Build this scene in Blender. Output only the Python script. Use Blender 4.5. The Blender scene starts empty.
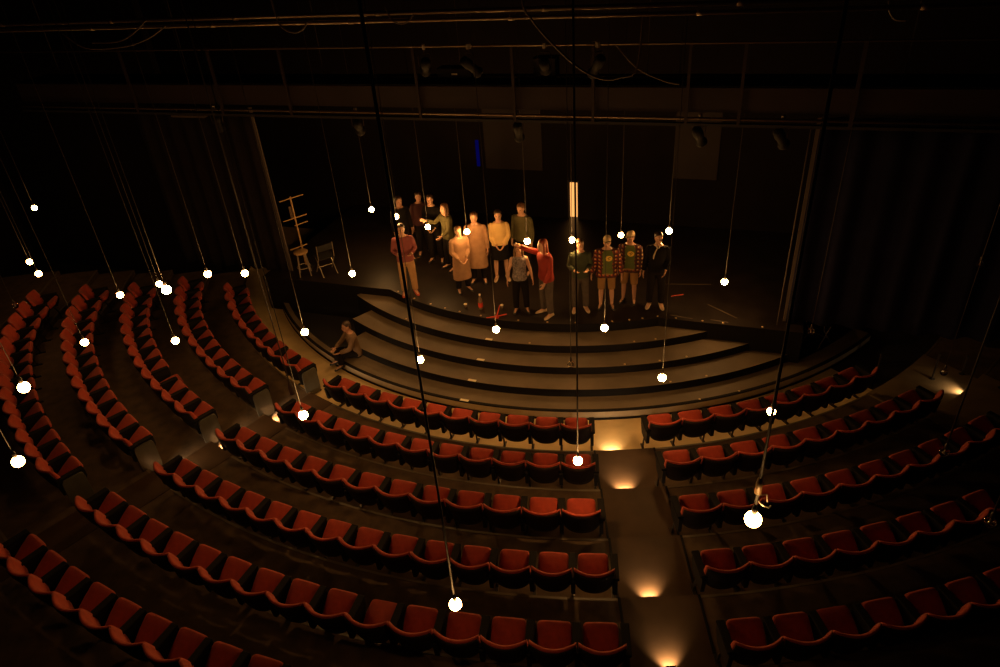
import bpy, bmesh, math, random
from mathutils import Vector, Matrix, Euler
random.seed(7)
C = bpy.context.scene.collection
PI = math.pi
rad = math.radians
# ------------------------------------------------------------------ frame of the house
# origin: centre of the curved seating, orchestra floor z = 0; the house axis is turned by AX
AX = rad(-20.87)
ER = Vector((math.cos(AX), math.sin(AX), 0))          # along the proscenium, stage right side of the picture
EA = Vector((math.sin(AX), -math.cos(AX), 0))         # towards the audience
def hx(e, a, z=0.0):
    return ER * e + EA * a + Vector((0, 0, z))
def pol(R, deg, z=0.0):
    # the far left ends of the rows and tiers bend in a little
    if deg < -62 and R > 9: R = R - max(0.0004, 0.0005 + (R - 9.67) * 0.00043) * (min(-62 - deg, 17)) ** 2
    t = rad(deg)
    return Vector((R * math.sin(t), -R * math.cos(t), z))
STAGE = 0.915
STEP_R = [6.53, 7.05, 7.56, 8.06, 8.50]
STEP_Z = [0.915, 0.72, 0.545, 0.38, 0.21]
TIER_R = [9.55, 10.63, 11.76, 12.87, 13.92, 15.0, 16.6]
TIER_Z = [0.0, 0.155, 0.303, 0.443, 0.575, 0.70, 0.82]
ROW_R = [9.672 + 1.1136 * i for i in range(6)]

# ------------------------------------------------------------------ materials
def mat(name, col, rough=0.6, metal=0.0, noise=0.0, scale=8.0, spec=0.5, emit=None, strength=0.0, bump=0.0, sheen=0.0, trans=0.0):
    m = bpy.data.materials.new(name); m.use_nodes = True
    nt = m.node_tree; b = nt.nodes['Principled BSDF']
    b.inputs['Base Color'].default_value = (*col, 1); b.inputs['Roughness'].default_value = rough
    b.inputs['Metallic'].default_value = metal; b.inputs['Specular IOR Level'].default_value = spec
    if sheen: b.inputs['Sheen Weight'].default_value = sheen
    if trans: b.inputs['Transmission Weight'].default_value = trans
    if emit:
        b.inputs['Emission Color'].default_value = (*emit, 1); b.inputs['Emission Strength'].default_value = strength
    if noise or bump:
        tc = nt.nodes.new('ShaderNodeTexCoord'); n = nt.nodes.new('ShaderNodeTexNoise')
        n.inputs['Scale'].default_value = scale; n.inputs['Detail'].default_value = 5
        nt.links.new(tc.outputs['Object'], n.inputs['Vector'])
        if noise:
            r = nt.nodes.new('ShaderNodeValToRGB')
            r.color_ramp.elements[0].position = 0.3; r.color_ramp.elements[1].position = 0.7
            r.color_ramp.elements[0].color = (*[c * (1 - noise) for c in col], 1)
            r.color_ramp.elements[1].color = (*[min(1, c * (1 + noise)) for c in col], 1)
            nt.links.new(n.outputs['Fac'], r.inputs['Fac']); nt.links.new(r.outputs['Color'], b.inputs['Base Color'])
        if bump:
            bp = nt.nodes.new('ShaderNodeBump'); bp.inputs['Strength'].default_value = bump
            bp.inputs['Distance'].default_value = 0.02
            nt.links.new(n.outputs['Fac'], bp.inputs['Height']); nt.links.new(bp.outputs['Normal'], b.inputs['Normal'])
    return m

def plaid_mat(name, base, dark, light, scale):
    m = bpy.data.materials.new(name); m.use_nodes = True
    nt = m.node_tree; b = nt.nodes['Principled BSDF']; b.inputs['Roughness'].default_value = 0.85
    tc = nt.nodes.new('ShaderNodeTexCoord'); sp = nt.nodes.new('ShaderNodeSeparateXYZ')
    nt.links.new(tc.outputs['Object'], sp.inputs[0])
    def stripe(out, width, off=0.0):
        a = nt.nodes.new('ShaderNodeMath'); a.operation = 'MULTIPLY_ADD'; a.inputs[1].default_value = scale; a.inputs[2].default_value = off + 100
        f = nt.nodes.new('ShaderNodeMath'); f.operation = 'FRACT'
        g = nt.nodes.new('ShaderNodeMath'); g.operation = 'LESS_THAN'; g.inputs[1].default_value = width
        nt.links.new(out, a.inputs[0]); nt.links.new(a.outputs[0], f.inputs[0]); nt.links.new(f.outputs[0], g.inputs[0])
        return g.outputs[0]
    def mix(fac, c1, c2):
        x = nt.nodes.new('ShaderNodeMix'); x.data_type = 'RGBA'
        nt.links.new(fac, x.inputs['Factor'])
        for s, c in ((6, c1), (7, c2)):
            if hasattr(c, 'is_linked') or hasattr(c, 'links'): nt.links.new(c, x.inputs[s])
            else: x.inputs[s].default_value = (*c, 1)
        return x.outputs[2]
    c = mix(stripe(sp.outputs['X'], 0.45), base, dark)
    c = mix(stripe(sp.outputs['Z'], 0.45), c, dark)
    mu = nt.nodes.new('ShaderNodeMath'); mu.operation = 'MULTIPLY'
    nt.links.new(stripe(sp.outputs['X'], 0.34, 0.3), mu.inputs[0]); nt.links.new(stripe(sp.outputs['Z'], 0.34, 0.3), mu.inputs[1])
    c = mix(mu.outputs[0], c, light)
    nt.links.new(c, b.inputs['Base Color'])
    return m

WARM = (1.0, 0.49, 0.145)
M = dict(
    seat_red=mat('red_velour', (0.34, 0.034, 0.011), 0.8, noise=0.18, scale=14, sheen=0.1, bump=0.1),
    shell=mat('black_shell', (0.011, 0.007, 0.0065), 0.6, spec=0.25),
    frame=mat('dark_frame', (0.007, 0.006, 0.006), 0.7, spec=0.25),
    legmetal=mat('seat_leg_steel', (0.05, 0.042, 0.036), 0.4, 0.6),
    armcap=mat('arm_pad_black', (0.006, 0.005, 0.005), 0.8, spec=0.15, noise=0.2, scale=20),
    armwood=mat('arm_wood', (0.10, 0.055, 0.025), 0.4, noise=0.25, scale=20),
    endlam=mat('end_laminate', (0.075, 0.068, 0.052), 0.4, noise=0.12, scale=9),
    tan=mat('tan_floor', (0.62, 0.45, 0.22), 0.6, noise=0.14, scale=2.2),
    tier=mat('brown_carpet', (0.085, 0.052, 0.027), 0.9, noise=0.3, scale=5, bump=0.1),
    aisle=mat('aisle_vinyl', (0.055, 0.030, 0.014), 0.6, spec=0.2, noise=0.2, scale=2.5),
    aisle_lit=mat('lit_aisle_vinyl', (0.24, 0.17, 0.09), 0.6, spec=0.2, noise=0.15, scale=2.5),  # paler copy of the aisle colour, stands in for light on the right
    nosing=mat('nosing_strip', (0.12, 0.09, 0.06), 0.5),
    tread=mat('stage_tread', (0.130, 0.096, 0.062), 0.55, noise=0.2, scale=1.6),
    riser=mat('black_riser', (0.005, 0.004, 0.004), 0.7, spec=0.2),
    curb=mat('curb_metal', (0.42, 0.36, 0.27), 0.3, 0.55, noise=0.15, scale=3),
    stage=mat('black_stage_paint', (0.017, 0.012, 0.010), 0.46, noise=0.35, scale=2.4, spec=0.35),
    black=mat('black_paint', (0.012, 0.010, 0.010), 0.7),
    drape=mat('black_drape', (0.014, 0.011, 0.012), 0.95, spec=0.1, noise=0.2, scale=3),
    drape_blue=mat('blue_black_drape', (0.011, 0.011, 0.028), 0.95, spec=0.1, noise=0.2, scale=3),
    hem=mat('drape_edge', (0.09, 0.07, 0.06), 0.9),
    wall=mat('black_wall', (0.0075, 0.0048, 0.0042), 0.9, spec=0.15, noise=0.2, scale=1.5),
    panel=mat('brown_panel', (0.016, 0.0088, 0.007), 0.8, noise=0.15, scale=2),
    ceil=mat('black_ceiling', (0.006, 0.005, 0.006), 0.9, spec=0.1),
    pipe=mat('pipe_steel', (0.30, 0.22, 0.15), 0.35, 0.8),
    fascia=mat('catwalk_fascia', (0.018, 0.0085, 0.0068), 0.7, noise=0.2, scale=2),
    cable=mat('cable_rubber', (0.10, 0.075, 0.055), 0.5),
    cord=mat('lamp_cord', (0.030, 0.022, 0.017), 0.6),
    socket=mat('lamp_socket', (0.030, 0.022, 0.018), 0.4),
    glow=mat('lit_globe', (0.9, 0.75, 0.5), 0.4, emit=WARM, strength=200.0),
    glow2=mat('lit_globe_soft', (0.9, 0.75, 0.5), 0.4, emit=WARM, strength=62.0),
    steplamp=mat('step_lamp_lens', (0.9, 0.8, 0.6), 0.4, emit=(1.0, 0.66, 0.34), strength=30.0),
    slot=mat('lit_passage', (0.8, 0.6, 0.4), 0.7, emit=(1.0, 0.44, 0.12), strength=1.15),
    blue=mat('blue_lamp', (0.002, 0.002, 0.02), 0.9, spec=0.0, emit=(0.010, 0.012, 1.0), strength=0.05),
    brass=mat('brass_stud', (0.75, 0.55, 0.28), 0.28, 0.4),
    tape=mat('white_tape', (0.85, 0.75, 0.55), 0.5),
    redtape=mat('red_plastic', (0.75, 0.06, 0.03), 0.4),
    steel=mat('dull_steel', (0.45, 0.38, 0.3), 0.4, 0.7),
    woodpale=mat('pale_wood', (0.50, 0.30, 0.12), 0.5, noise=0.2, scale=12),
    glassw=mat('clear_glass', (0.9, 0.9, 0.88), 0.04, trans=1.0),
    bottle=mat('bottle_plastic', (0.55, 0.40, 0.28), 0.15, trans=0.6),
    fil=mat('filament_mount', (0.45, 0.35, 0.25), 0.4),
)

# ------------------------------------------------------------------ mesh helpers
class MB:
    def __init__(s): s.v = []; s.f = []; s.mi = []; s.cur = 0
    def face(s, idx): s.f.append(tuple(idx)); s.mi.append(s.cur)
    def add(s, verts, faces):
        o = len(s.v); s.v += [tuple(v) for v in verts]
        for f in faces: s.face([i + o for i in f])
    def box(s, c, size, rot=None):
        c = Vector(c); hx_, hy_, hz_ = [k / 2 for k in size]
        vs = [Vector((x, y, z)) for x in (-hx_, hx_) for y in (-hy_, hy_) for z in (-hz_, hz_)]
        if rot is not None: vs = [rot @ v for v in vs]
        s.add([c + v for v in vs], [(0, 1, 3, 2), (4, 6, 7, 5), (0, 4, 5, 1), (2, 3, 7, 6), (0, 2, 6, 4), (1, 5, 7, 3)])
    def rings(s, rings, closed=False, caps=True):
        n = len(rings[0]); o = len(s.v)
        for r in rings: s.v += [tuple(p) for p in r]
        m = len(rings)
        for i in range(m if closed else m - 1):
            a = o + i * n; b = o + ((i + 1) % m) * n
            for j in range(n):
                k = (j + 1) % n; s.face((a + j, a + k, b + k, b + j))
        if caps and not closed:
            s.face([o + j for j in reversed(range(n))]); s.face([o + (m - 1) * n + j for j in range(n)])
    def tube(s, pts, r, seg=8, caps=True):
        pts = [Vector(p) for p in pts]; rs = r if isinstance(r, (list, tuple)) else [r] * len(pts)
        rings = []; prev = None
        for i, p in enumerate(pts):
            d = (pts[min(i + 1, len(pts) - 1)] - pts[max(i - 1, 0)])
            d = d.normalized() if d.length > 1e-9 else Vector((0, 0, 1))
            if prev is None:
                u = d.cross(Vector((0, 0, 1)));
                if u.length < 1e-3: u = d.cross(Vector((0, 1, 0)))
            else:
                u = prev - d * prev.dot(d)
            u.normalize(); prev = u; w = d.cross(u)
            rings.append([p + (u * math.cos(2 * PI * k / seg) + w * math.sin(2 * PI * k / seg)) * rs[i] for k in range(seg)])
        s.rings(rings, caps=caps)
    def lathe(s, prof, c=(0, 0, 0), seg=16, axis=None, caps=True):
        c = Vector(c); rot = Matrix.Identity(3)
        if axis is not None: rot = Vector((0, 0, 1)).rotation_difference(Vector(axis)).to_matrix()
        s.rings([[c + rot @ Vector((r * math.cos(2 * PI * k / seg), r * math.sin(2 * PI * k / seg), z)) for k in range(seg)] for r, z in prof], caps=caps)
    def ball(s, c, r, seg=12, rot=None):
        r = r if isinstance(r, (list, tuple)) else (r, r, r); c = Vector(c); n = max(6, seg // 2 + 1); rg = []
        for i in range(n + 1):
            t = PI * (0.02 + 0.96 * i / n)
            q = []
            for k in range(seg):
                v = Vector((r[0] * math.sin(t) * math.cos(2 * PI * k / seg), r[1] * math.sin(t) * math.sin(2 * PI * k / seg), -r[2] * math.cos(t)))
                q.append(c + (rot @ v if rot is not None else v))
            rg.append(q)
        s.rings(rg)
    def prism(s, poly, z0, z1):
        n = len(poly); o = len(s.v)
        s.v += [(p[0], p[1], z0) for p in poly] + [(p[0], p[1], z1) for p in poly]
        s.face([o + i for i in reversed(range(n))]); s.face([o + n + i for i in range(n)])
        for i in range(n):
            j = (i + 1) % n; s.face((o + i, o + j, o + n + j, o + n + i))
    def arc(s, r0, r1, a0, a1, z0, z1, step=1.0):
        n = max(2, int(abs(a1 - a0) / step)); rg = []
        for i in range(n + 1):
            a = a0 + (a1 - a0) * i / n
            rg.append([pol(r0, a, z0), pol(r1, a, z0), pol(r1, a, z1), pol(r0, a, z1)])
        s.rings(rg)
    def mesh(s, name, mats, smooth=False, bevel=0.0, segs=2):
        me = bpy.data.meshes.new(name); me.from_pydata(s.v, [], s.f)
        for m in (mats if isinstance(mats, (list, tuple)) else [mats]): me.materials.append(m)
        for p, i in zip(me.polygons, s.mi): p.material_index = i
        bm = bmesh.new(); bm.from_mesh(me)
        bmesh.ops.recalc_face_normals(bm, faces=bm.faces)
        if bevel:
            ed = [e for e in bm.edges if len(e.link_faces) == 2 and e.calc_face_angle(0) > 0.6]
            bmesh.ops.bevel(bm, geom=ed, offset=bevel, segments=segs, affect='EDGES', profile=0.5)
        bm.to_mesh(me); bm.free()
        if smooth:
            for p in me.polygons: p.use_smooth = True
        me.update(); return me
    def build(s, name, mats, parent=None, smooth=False, bevel=0.0, segs=2):
        return link(name, s.mesh(name, mats, smooth, bevel, segs), parent)

def link(name, me, parent=None):
    o = bpy.data.objects.new(name, me); C.objects.link(o)
    if parent is not None: o.parent = parent
    return o
def tag(o, label=None, cat=None, group=None, kind=None):
    if label: o['label'] = label
    if cat: o['category'] = cat
    if group: o['group'] = group
    if kind: o['kind'] = kind
    return o
def empty(name, loc, rotz=0.0, label=None, cat=None, group=None, kind=None):
    o = bpy.data.objects.new(name, None); C.objects.link(o)
    o.location = loc; o.rotation_euler = (0, 0, rotz); o.empty_display_size = 0.2
    return tag(o, label, cat, group, kind)
def struct(name, mb, m, label=None, parent=None, smooth=False, bevel=0.0):
    o = mb.build(name, m, parent, smooth, bevel)
    if parent is None: tag(o, label, None, None, 'structure')
    return o
def baked(o, name, mats):
    """evaluate the modifiers of a temporary object into a plain mesh"""
    bpy.context.view_layer.update()
    me = bpy.data.meshes.new_from_object(o.evaluated_get(bpy.context.evaluated_depsgraph_get()))
    me.name = name; old = o.data
    bpy.data.objects.remove(o); bpy.data.meshes.remove(old)
    me.materials.clear()
    for m in (mats if isinstance(mats, (list, tuple)) else [mats]): me.materials.append(m)
    for p in me.polygons: p.use_smooth = True; p.material_index = 0
    return me
def remeshed(mb, name, m, voxel, smooth=3):
    me = mb.mesh(name + '_raw', m); o = link(name + '_raw', me)
    md = o.modifiers.new('r', 'REMESH'); md.mode = 'VOXEL'; md.voxel_size = voxel; md.use_smooth_shade = True
    if smooth:
        sm = o.modifiers.new('s', 'SMOOTH'); sm.factor = 0.5; sm.iterations = smooth
    return baked(o, name, m)

# ------------------------------------------------------------------ the setting
A0, A1 = -84, 48
g = MB(); g.arc(8.3, 9.6, -110, 29, -0.2, 0.0, 2)
struct('floor', g, M['tan'], 'tan orchestra floor between the stage steps and the front row')
g = MB()
for i in range(1, 7):
    g = MB(); r0 = TIER_R[i - 1]; r1 = TIER_R[i] if i < 6 else 17.2
    g.arc(r0, r1, A0, A1, -0.2, TIER_Z[i])
    t = struct('floor_tier', g, M['tier'], 'brown carpeted seating tier, step %d up from the orchestra floor' % i)
    g = MB(); g.arc(r0 - 0.004, r0 + 0.035, A0, A1, TIER_Z[i] - 0.02, TIER_Z[i] + 0.004)
    g.build('nosing', M['nosing'], t)
g = MB(); g.arc(0.3, 8.3, -120, 75, -0.2, -0.004, 3); g.arc(8.3, 9.7, 29, 75, -0.2, -0.004, 3); struct('floor_dark_fill', g, M['black'], 'black floor added to keep both sides of the curved steps dark')  # black put in here so the areas beside the steps stay dark
# outer house floor left and right beyond the tiers
g = MB(); g.box((-17, -7, -0.3), (26, 44, 0.18)); g.box((12, -7, -0.3), (22, 44, 0.18)); struct('floor_outer', g, M['black'], 'black floor beyond the seating')

# aisles: a smooth strip on every tier
def strip(name, line, w0, w1, mt, z_up, label):
    (x0, y0), (x1, y1) = line
    p0 = Vector((x0, y0, 0)); p1 = Vector((x1, y1, 0)); d = (p1 - p0); L = d.length; d.normalize(); n = Vector((-d.y, d.x, 0))
    g = MB()
    def at(t, w): return p0 + d * t + n * w
    # the ends of each flat piece follow the arcs of the risers
    def hit(R, w):
        lo, hi = -3.0, L + 3
        for _ in range(50):
            mid = (lo + hi) / 2
            if at(mid, w).length < R: lo = mid
            else: hi = mid
        return lo
    for i in range(0, 7):
        Ra = TIER_R[i - 1] - 0.012 if i else 8.52; Rb = TIER_R[i] - 0.012 if i < 6 else 17.0
        if i == 0 and not z_up[1]: continue
        ws = [w0 + (w1 - w0) * k / 4 for k in range(5)]
        poly = [at(hit(Ra, w), w) for w in ws] + [at(hit(Rb, w), w) for w in reversed(ws)]
        z = TIER_Z[i] if i < 7 else 0
        g.prism([(p.x, p.y) for p in poly], z - (0.16 if i else 0.01), z + z_up[0])
    return struct(name, g, mt, label)
MAIN = ((-0.40, -8.6), (-0.80, -15.0))       # centre line of the main aisle
LEFT = ((pol(8.6, -40.1).x, pol(8.6, -40.1).y), (pol(16, -40.3).x, pol(16, -40.3).y))
RIGHT = ((pol(8.6, 29.0).x, pol(8.6, 29.0).y), (pol(16, 29.0).x, pol(16, 29.0).y))
strip('floor_aisle', MAIN, -0.50, 0.50, M['aisle'], (0.007, False), 'smooth brown main aisle stepping down to the stage')
strip('trim_1', MAIN, 0.50, 0.535, M['riser'], (0.012, False), 'black edge strip along the main aisle')
strip('trim_2', MAIN, -0.535, -0.50, M['riser'], (0.012, False), 'black edge strip along the main aisle, left side')
strip('floor_aisle_left', LEFT, -0.33, 0.33, M['aisle'], (0.007, False), 'smooth brown left aisle')
strip('floor_aisle_right', RIGHT, -0.40, 1.60, M['aisle_lit'], (0.007, False), 'right aisle at the end of the right block, coloured pale to look lit')

# stage: straight front across the proscenium with a round thrust and curved steps
FRONT = 5.76
g = MB()
def cap_poly(R, front=FRONT, back=0.9, wide=6.6):
    """thrust outline: arc of radius R in front of the straight line axial = front"""
    ha = math.degrees(math.acos(front / R)); a0 = math.degrees(AX) - ha; a1 = math.degrees(AX) + ha
    n = 48
    arcp = [pol(R, a0 + (a1 - a0) * i / n) for i in range(n + 1)]
    return a0, a1, arcp
a0, a1, arcp = cap_poly(STEP_R[0])
poly = [hx(-6.6, 0.85), hx(-6.6, FRONT)] + arcp + [hx(5.85, FRONT), hx(5.85, 0.85)]
g.prism([(p.x, p.y) for p in poly], 0.0, STAGE)
st = struct('floor_stage', g, [M['stage'], M['riser']], 'glossy black stage floor with a round front')
for p in st.data.polygons:
    if p.normal.z < 0.5: p.material_index = 1
for i in range(1, 5):
    a0, a1, arcp = cap_poly(STEP_R[i]); inner = cap_poly(STEP_R[0])[2]
    g = MB()
    lo, hi = a0, a1
    lo = {1: -55.0, 2: -50.0, 3: -46.5, 4: -46.5}[i]  # left ends cut back to leave the dark area there
    if i == 4: lo, hi = -72, a1 + 12
    n = 60; rg = []
    for k in range(n + 1):
        a = lo + (hi - lo) * k / n
        c = math.cos(rad(a) - AX); rin = max(STEP_R[i - 1] - 0.01, min(FRONT / max(c, 0.2) - 0.0, STEP_R[i] - 0.015)) if i < 4 else (max(STEP_R[i - 1] - 0.01, min(FRONT / max(c, 0.2), STEP_R[i] - 0.35)) if a > -46.5 else STEP_R[i] - 0.16)
        rg.append([pol(rin, a, 0), pol(STEP_R[i], a, 0), pol(STEP_R[i], a, STEP_Z[i]), pol(rin, a, STEP_Z[i])])
    g.rings(rg)
    o = struct('stage_step', g, [M['tread'], M['riser'] if i < 4 else M['curb']], 'brown curved stage step, number %d below the stage' % i)
    for p in o.data.polygons:
        if p.normal.z < 0.5: p.material_index = 1
    if i == 4:
        g = MB(); g.arc(STEP_R[4] - 0.01, STEP_R[4] + 0.012, lo, hi, 0.0, 0.045); g.build('kick_strip', M['riser'], o)
        g = MB(); g.arc(STEP_R[4] - 0.05, STEP_R[4] + 0.014, lo, hi, STEP_Z[4] - 0.018, STEP_Z[4] + 0.004); g.build('nosing', M['riser'], o)
    # brass studs along the nosing
    studs = {1: (-15.5, -40, 1.8, 5.4), 2: (-0.5, 4.8, 9.0), 3: (5.2, 10.4), 4: (8.1, 13.6)}[i]
    for s_ in studs:
        g = MB(); g.lathe([(0.021, 0), (0.021, 0.007), (0.010, 0.014)], pol(STEP_R[i] - 0.05, s_, STEP_Z[i]), 10); g.build('brass_stud', M['brass'], o)
    g = MB(); g.arc(STEP_R[i] - 0.062, STEP_R[i] - 0.002, -22.6 - 0.6, -22.6 + 0.6, STEP_Z[i], STEP_Z[i] + 0.008, 0.3)
    tag(g.build('tape_mark', M['tape'], o), 'white tape mark on the nosing')
for s_ in (-47, -42.0, -37.6, -34, -30.6, -26, -18.5, -13, -7.8, -1.2, 2.0, 4.4, 7.3):
    g = MB(); g.lathe([(0.021, 0), (0.021, 0.007), (0.010, 0.014)], pol(STEP_R[0] - 0.06, s_, STAGE), 10); g.build('brass_stud', M['brass'], st)
for e_ in (3.42, 3.95, 4.35, 5.1):
    g = MB(); g.lathe([(0.021, 0), (0.021, 0.007), (0.010, 0.014)], hx(e_, FRONT - 0.06, STAGE), 10); g.build('brass_stud', M['brass'], st)
for p, q in (((3.3, 5.6), (3.75, 5.66)), ((4.1, 5.62), (4.45, 5.66)), ((2.9, 4.3), (4.0, 4.1)), ((4.0, 5.0), (4.6, 5.45)), ((-3.4, 4.55), (-3.0, 4.5)), ((-3.3, 4.2), (-3.1, 4.05)), ((-2.75, 4.25), (-2.65, 4.1))):
    g = MB(); P = hx(*p, STAGE + 0.002); Q = hx(*q, STAGE + 0.002); d = (Q - P); n_ = Vector((-d.y, d.x, 0)).normalized() * 0.012
    g.prism([((P + n_).x, (P + n_).y), ((P - n_).x, (P - n_).y), ((Q - n_).x, (Q - n_).y), ((Q + n_).x, (Q + n_).y)], STAGE + 0.0005, STAGE + 0.003)
    g.build('tape_mark', M['woodpale'] if p[0] < 0 else M['cable'], st)

# walls around
def wall(name, e0, a0_, e1, a1_, z0, z1, th, m, label):
    P = hx(e0, a0_); Q = hx(e1, a1_); d = (Q - P).normalized(); n_ = Vector((-d.y, d.x, 0)) * th / 2
    g = MB(); g.prism([((P + n_).x, (P + n_).y), ((P - n_).x, (P - n_).y), ((Q - n_).x, (Q - n_).y), ((Q + n_).x, (Q + n_).y)], z0, z1)
    return struct(name, g, m, label)
BK = 0.95
# back wall with a narrow lit opening
SE0, SE1, SZ1 = 0.05, 0.285, 1.96
wall('wall_back', -17.5, BK, SE0, BK, 0, 9.8, 0.12, M['wall'], 'black back wall of the stage')
wall('wall_back', SE1, BK, 13.5, BK, 0, 9.8, 0.12, M['wall'], 'black back wall of the stage, right of the lit slot')
wall('wall_back', SE0, BK, SE1, BK, SZ1, 9.8, 0.12, M['wall'], 'black back wall of the stage above the lit slot')
g = MB()
c_ = hx((SE0 + SE1) / 2, BK - 0.10, (STAGE + SZ1) / 2)
g.box(c_, (SE1 - SE0 + 0.06, 0.02, SZ1 - STAGE + 0.06), Matrix.Rotation(AX, 3, 'Z'))
d1 = struct('door_1', g, M['slot'], 'narrow lit opening at the back of the stage')
g = MB()
for e_ in (SE0 - 0.02, SE1 + 0.02): g.box(hx(e_, BK + 0.07, (STAGE + SZ1) / 2), (0.035, 0.03, SZ1 - STAGE), Matrix.Rotation(AX, 3, 'Z'))
g.box(hx((SE0 + SE1) / 2, BK + 0.07, SZ1 + 0.02), (SE1 - SE0 + 0.075, 0.03, 0.035), Matrix.Rotation(AX, 3, 'Z'))
g.build('door_frame', M['black'], d1)
for nm, e0, e1, z0, z1 in (('trim_3', -2.25, -0.65, 2.25, 4.7), ('trim_4', 2.74, 3.80, 2.2, 4.7)):
    g = MB(); g.box(hx((e0 + e1) / 2, BK + 0.08, (z0 + z1) / 2), (e1 - e0, 0.04, z1 - z0), Matrix.Rotation(AX, 3, 'Z'))
    struct(nm, g, M['panel'], 'brown panel on the upper back wall', None, False, 0.008)
g = MB(); g.box(hx(-2.46, BK + 0.10, 2.66), (0.09, 0.05, 0.72), Matrix.Rotation(AX, 3, 'Z'))
o = g.build('blue_light', M['blue'], None, False, 0.012); tag(o, 'dim blue vertical strip light high on the black back wall', 'light')
wall('wall_left', -16.5, 0, -16.5, 16, -0.2, 9.8, 0.2, M['wall'], 'black left house wall')
wall('wall_right', 12.6, 0, 12.6, 16, -0.2, 9.8, 0.2, M['wall'], 'black right house wall')
wall('wall_left_back', -16.5, 4.2, -9.4, 4.2, -0.2, 9.8, 0.2, M['wall'], 'black wall beside the proscenium, left')
wall('wall_right_back', 9.4, 4.2, 12.6, 4.2, -0.2, 9.8, 0.2, M['wall'], 'black wall beside the proscenium, right')
g = MB(); P = [hx(-17, 0), hx(13, 0), hx(13, 16.5), hx(-17, 16.5)]; g.prism([(p.x, p.y) for p in P], 9.8, 9.95)
struct('ceiling', g, M['ceil'], 'black ceiling over the house')

# ------------------------------------------------------------------ drapes
def drape(name, e0, e1, a, z0, z1, fold, depth, m, label, edge=None):
    n = int((e1 - e0) / 0.03); rg = []
    zs = [z0 + (z1 - z0) * k / 10 for k in range(11)]
    rnd = random.Random(int(e0 * 10)); ph = [rnd.uniform(-0.5, 0.5) for _ in range(200)]
    g = MB(); cols = []
    for i in range(n + 1):
        e = e0 + (e1 - e0) * i / n
        k = e / fold; kk = int(math.floor(k)); f = k - kk
        w = math.sin(2 * PI * k + 1.2 * ph[kk % 200] * math.sin(PI * f))
        amp = depth * (0.7 + 0.5 * ph[(kk + 7) % 200])
        col = []
        for z in zs:
            t = (z1 - z) / (z1 - z0)
            col.append((e, a + w * amp * (0.55 + 0.45 * t), z))
        cols.append(col)
    o0 = len(g.v); m_ = len(zs)
    for th in (0, -0.012):
        for col in cols:
            g.v += [tuple(hx(e, a_ + th, z)) for e, a_, z in col]
    N = len(cols)
    for s_ in (0, 1):
        b = s_ * N * m_
        for i in range(N - 1):
            for j in range(m_ - 1):
                g.face((b + i * m_ + j, b + (i + 1) * m_ + j, b + (i + 1) * m_ + j + 1, b + i * m_ + j + 1))
    b = N * m_
    for i in range(N - 1):
        for j in (0, m_ - 1): g.face((i * m_ + j, (i + 1) * m_ + j, b + (i + 1) * m_ + j, b + i * m_ + j))
    for i in (0, N - 1):
        for j in range(m_ - 1): g.face((i * m_ + j, i * m_ + j + 1, b + i * m_ + j + 1, b + i * m_ + j))
    o = g.build(name, m, None, True); tag(o, label, 'curtain')
    if edge is not None:
        g = MB(); e = e0 if edge < 0 else e1; aa = cols[0 if edge < 0 else -1]
        rings = [[hx(e + dx, a_ + dy, z) for dx, dy in ((-0.03, -0.02), (0.03, -0.02), (0.03, 0.02), (-0.03, 0.02))] for (_, a_, z) in aa]
        g.rings(rings); g.build('edge_hem', M['hem'], o)
    return o
drape('curtain', -9.3, -6.0, 5.42, STAGE + 0.02, 4.95, 0.42, 0.07, M['drape'], 'dark drape hanging at the left side of the stage', 1)
drape('curtain', 5.50, 12.4, 5.40, STAGE + 0.02, 4.95, 0.55, 0.10, M['drape_blue'], 'wide blue-black drape in folds at the right side of the stage', -1)
g = MB(); rr = hx(5.36, 5.62); g.tube([(rr.x, rr.y, 0.95), (rr.x + .01, rr.y, 3), (rr.x + 0.02, rr.y, 4.9)], 0.013, 6)
o = g.build('pull_rope', M['hem'], None, True); tag(o, 'pale pull rope hanging beside the edge of the right drape', 'rope')

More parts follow.
